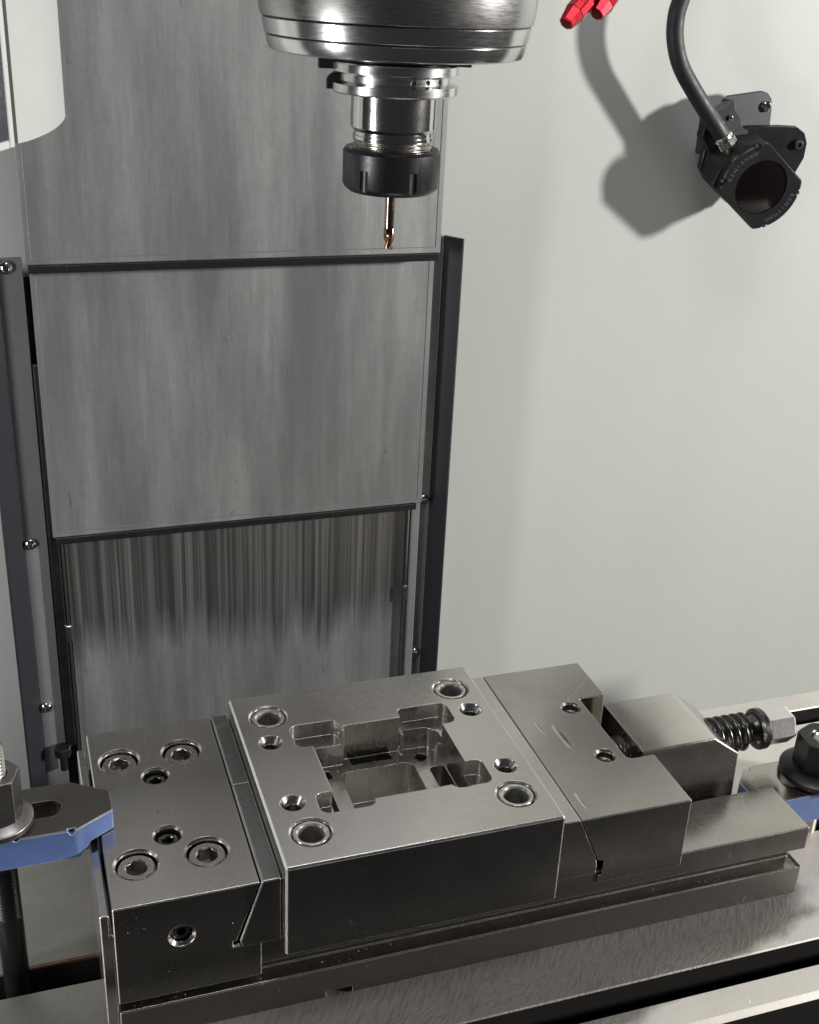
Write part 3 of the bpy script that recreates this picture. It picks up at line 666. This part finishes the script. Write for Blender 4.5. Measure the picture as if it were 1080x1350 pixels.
# ================================================================== COOLANT NOZZLES
def nozzle(tip, back, r, label):
    tip = Vector(tip); back = Vector(back); d = (back-tip).normalized(); L = (back-tip).length
    t = thing('coolant_nozzle', tuple(tip), label, 'coolant nozzle', 'red coolant nozzles')
    bm = prism(ngon(r, 8), 8.5, 20, 'z', 0.4)
    lathe([(r*0.55, 0), (r*0.7, 0.6), (r*0.95, 8.4), (r*0.98, 8.6), (0, 8.6)], (0, 0, 0), (0, 0, 1), 8, bm)
    lathe([(r*0.75, 20), (r*0.75, 24), (r*1.05, 24.3), (r*1.05, 90)], (0, 0, 0), (0, 0, 1), 24, bm)
    xform(bm, tip, d)
    bm2 = bm; part('nozzle_tip', bm2, 'red', t)
    part('nozzle_bore', xform(cyl(r*0.3, (0, 0, -0.15), (0, 0, 1), 1, 20), tip, d), 'wiper', t)
nozzle((289.5, 259, 404.4), (310.9, 270, 422.8), 6.2, 'red anodised coolant nozzle, the lower and left one at the top edge')
nozzle((310.9, 265.6, 409.2), (331.8, 278.6, 429.4), 6.2, 'red anodised coolant nozzle, the right one nearer the cable')

# ================================================================== OPTICAL RECEIVER ON ITS BRACKET
N = Vector((-0.1067, -0.9812, -0.1609)).normalized()          # lens axis
Uv = Vector((0.7849, 0.0162, -0.6194)); Uv = (Uv-N*Uv.dot(N)).normalized()   # along the flats
Vv = N.cross(Uv).normalized()
PO = Vector((476.6, 322, 302.3))
def loc3(u, v, n): return PO+Uv*u+Vv*v+N*n
def lbm(bm):
    mt = Matrix(((Uv.x, Vv.x, N.x, PO.x), (Uv.y, Vv.y, N.y, PO.y), (Uv.z, Vv.z, N.z, PO.z), (0, 0, 0, 1)))
    bmesh.ops.transform(bm, matrix=mt, verts=bm.verts); return bm
rc = thing('optical_receiver', tuple(PO), 'black optical probe receiver with round dark lens on a cable beside the wall', 'probe receiver')
R_, W_ = 29.8, 22.3
a0 = math.asin(W_/R_)
face = []
for k in range(15): a = -a0+2*a0*k/14; face.append((R_*math.cos(a), R_*math.sin(a)))
for k in range(15): a = PI-a0+2*a0*k/14; face.append((R_*math.cos(a), R_*math.sin(a)))
bm = prism(face, -7, 0, 'z', 0.8)
cs = [cyl(18.7, (0, 0, -1.2), (0, 0, 1), 5, 64)]
for a in (0.55, -0.55, PI+0.55, PI-0.55): cs.append(box(R_*math.cos(a)-2.2, R_*math.cos(a)+2.2, R_*math.sin(a)-2.2, R_*math.sin(a)+2.2, -3, 3))
part('lens_housing', lbm(cut(bm, cs)), 'probe', rc)
part('lens', lbm(lathe([(18.4, -1.1), (18.4, -0.7), (13, 0.2), (8, 0.8), (0, 1.1)], (0, 0, 0), (0, 0, 1), 64)), 'lens', rc)
for a in (0.55, -0.55, PI+0.55, PI-0.55):
    part('clip_screw', lbm(cyl(1.5, (R_*0.97*math.cos(a), R_*0.97*math.sin(a), -2.9), (0, 0, 1), 2.2, 16, ch=0.3)), 'bracket', rc)
# lettering in two arcs round the lens
def word(txt, r, centre, flip):
    fc = bpy.data.curves.new('t', 'FONT'); n = len(txt); step = 0.135
    bm = bmesh.new()
    for i, ch in enumerate(txt):
        fc.body = ch; fc.size = 4.0; fc.align_x = 'CENTER'; fc.align_y = 'CENTER'; fc.extrude = 0.06; fc.offset = 0.05
        to = bpy.data.objects.new('t', fc); col.objects.link(to); bpy.context.view_layer.update()
        me = bpy.data.meshes.new_from_object(to.evaluated_get(bpy.context.evaluated_depsgraph_get()))
        a = centre-(i-(n-1)/2)*step
        me.transform(Matrix.Translation((r*math.cos(a), r*math.sin(a), 0.12)) @ Matrix.Rotation(a-PI/2, 4, 'Z'))
        bm.from_mesh(me); bpy.data.meshes.remove(me); bpy.data.objects.remove(to)
    bpy.data.curves.remove(fc); return bm
part('lettering', lbm(word('RENISHAW', 24.6, PI, False)), 'letter', rc)
part('lettering', lbm(word('RENISHAW', 24.6, 0, False)), 'letter', rc)
# body behind the lens, widening into the mounting flange with its two ears
def loft(o1, z1, o2, z2, bm=None):
    own = bmesh.new(); a = vadd(own, [(x, y, z1) for x, y in o1]); b = vadd(own, [(x, y, z2) for x, y in o2]); n = len(o1)
    own.faces.new(a); own.faces.new(b[::-1])
    for i in range(n): own.faces.new((a[i], a[(i+1) % n], b[(i+1) % n], b[i]))
    bmesh.ops.recalc_face_normals(own, faces=own.faces); bevel_all(own, 0.5); return merge(bm, own)
o1 = [(-25, -21.4), (16, -21.6), (27, -10), (28, 8), (20, 21.6), (-12, 21.6), (-26, 12), (-29, -10)]
o2 = [(-26, -20.4), (14, -21.0), (24, -10), (26, 10), (20, 24), (-18, 23), (-34, 8), (-36, -8)]
part('receiver_body', lbm(loft(o1, -7.1, o2, -26)), 'probe', rc)
fo = [(-37, -9), (-29, -19), (-20, -21.5), (6, -21.5), (22, -12), (26, 4), (30, 22), (25, 36), (18, 43.5), (11, 46.5), (4, 45.5), (-6, 38), (-24, 22.5), (-38, 3)]
part('mounting_flange', lbm(prism(fo, -32, -26.1, 'z', 0.6)), 'probe', rc)
part('flange_screw', lbm(lathe([(3.4, -26.0), (3.4, -24.2), (2.6, -23.4), (1.7, -23.4), (1.7, -24.4), (0, -24.4)], (13, 38.5, 0), (0, 0, 1), 24)), 'bracket', rc)
# cable gland and cable
g0 = Vector((455.5, 338, 327.5)); gd = (Vector((439, 340, 347.5))-g0).normalized()
bm = prism(ngon(7.4, 6), 0, 5, 'z', 0.4)
xform(bm, g0, gd, 0.4); part('cable_gland', bm, 'bright', rc)
bm = lathe([(5.6, -9), (5.6, -0.1)], g0, gd, 28); part('gland_stem', bm, 'bright', rc)
bm = lathe([(5.8, 0), (6.6, 0.5), (6.6, 2.6), (5.6, 3.4)], g0+gd*5.1, gd, 28); part('gland_ring', bm, 'satin', rc)
pts = [g0+gd*6, g0+gd*14, Vector((425.2, 340, 362)), Vector((412.4, 340, 378.2)), Vector((406, 340, 394.1)), Vector((404.9, 340, 407.6)), Vector((406.8, 340, 417)), Vector((411, 340, 434)), Vector((428, 342, 470)), Vector((470, 345, 540))]
part('cable', tube(catmull(pts, 10), 5.6, 24), 'rubber', rc)
# bracket plate behind, fixed to the wall
br = thing('receiver_bracket', (470, 360, 340), 'dark grey bracket plate with rounded corner and one socket screw behind the probe receiver', 'bracket')
def wpl(poly, y0, y1, bev=0.5): return prism(poly, y0, y1, 'y', bev)
part('bracket_plate', wpl([(456, 322), (456, 356), (459.5, 358.2), (485, 361.5), (490, 360.2), (493.6, 356.5), (494.8, 352), (497, 322)], 351, 354), 'bracket', br)
part('bracket_arm', wpl([(438, 333), (440, 342), (447, 350), (459, 356.5), (461, 350), (466, 345), (468, 339), (474, 336), (474, 322), (446, 322)], 343, 350.9), 'probe', br)
part('bracket_post', wpl([(450, 318), (450, 345), (474, 345), (474, 318)], 354.1, 368.9), 'bracket', br)
part('bracket_screw', lathe([(3.6, 0), (3.6, 1.6), (2.8, 2.2), (1.8, 2.2), (1.8, 1.2), (0, 1.2)], (489.5, 351, 351.5), (0, -1, 0), 24), 'bright', br)
part('bracket_screw', lathe([(1.8, 0), (1.8, 1.2), (1.2, 1.6), (0, 1.6)], (457.5, 343, 345), (0, -1, 0), 20), 'bright', br)

# ================================================================== SWARF
def swarf(name, spots, label):
    bm = bmesh.new()
    for (x, y, z, s) in spots:
        a = [random.uniform(-1, 1) for _ in range(9)]
        v = [bm.verts.new((x+s*a[0], y+s*a[1], z+s*0.15)), bm.verts.new((x+s*a[2], y+s*a[3], z+s*0.7*abs(a[4]))), bm.verts.new((x+s*a[5], y+s*a[6], z+s*0.15)), bm.verts.new((x+s*a[7]*0.5, y+s*a[8]*0.5, z+s*0.75))]
        for f in ((0, 1, 2), (0, 1, 3), (1, 2, 3), (0, 2, 3)): bm.faces.new([v[i] for i in f])
    o = part(name, bm, 'chip', None, 20); tag(o, label, 'metal chips', kind='stuff'); return o
sps = []
for _ in range(46): sps.append((random.uniform(5, 340), random.uniform(-0.4, 0.2)-0.3, random.choice([random.uniform(18, 24), random.uniform(24, 70)]) if random.random() < 0 else 18.4, random.uniform(0.2, 0.6)))
sps = [(x, random.uniform(1, 7), 18.3, s) for x, y, z, s in sps]
sps += [(random.uniform(-120, 340), random.uniform(-58, -4), 0.0, random.uniform(0.15, 0.45)) for _ in range(40)]
sps += [(random.uniform(272, 340), random.uniform(2, 30), 43.5, random.uniform(0.15, 0.35)) for _ in range(8)]
sps += [(random.uniform(-3, 244), 318.55, random.uniform(260.5, 264.5), random.uniform(0.25, 0.55)) for _ in range(9)]
sps += [(x, random.uniform(0.5, 7.5), 18.3, random.uniform(0.2, 0.5)) for x in [random.uniform(10, 340) for _ in range(26)]]
sps += [(random.uniform(-30, 330), random.choice([random.uniform(-30, -27), random.uniform(-60, -46), random.uniform(-6, -1)]), 0.0, random.uniform(0.25, 0.6)) for _ in range(45)]
sps += [(random.uniform(105, 168), random.uniform(30, 80), random.choice([46.0, 66.5]), random.uniform(0.2, 0.5)) for _ in range(14)]
sps += [(random.uniform(-1, 243), 330.55, random.uniform(81.5, 85.5), random.uniform(0.25, 0.55)) for _ in range(9)]
sps += [(26.5, 57.5, 76.0, 1.1), (31.0, 55.0, 76.0, 0.9), (112, 33, 78.3, 0.5), (140, 82, 66.5, 0.5), (158, 60, 66.5, 0.5)]
swarf('metal_chips', sps, 'tiny bright metal chips scattered on the table, vise rail and cover edge')
bm = bmesh.new()
fpts = [(random.uniform(2, 16), random.uniform(60, 74)) for _ in range(12)] + [(random.uniform(3, 60), random.uniform(28, 70)) for _ in range(14)] + [(random.uniform(205, 265), random.uniform(40, 72)) for _ in range(9)]
for x, z in fpts:
    s = random.uniform(0.15, 0.45); y = -0.35
    v = [bm.verts.new((x+random.uniform(-s, s), y-random.uniform(0, .3), z+random.uniform(-s, s))) for _ in range(3)]; v.append(bm.verts.new((x, y+0.2, z)))
    for f in ((0, 1, 2), (0, 1, 3), (1, 2, 3), (0, 2, 3)): bm.faces.new([v[i] for i in f])
o = part('clinging_chips', bm, 'chip', None, 20); tag(o, 'specks of swarf clinging to the dark front face of the vise', 'metal chips', kind='stuff')
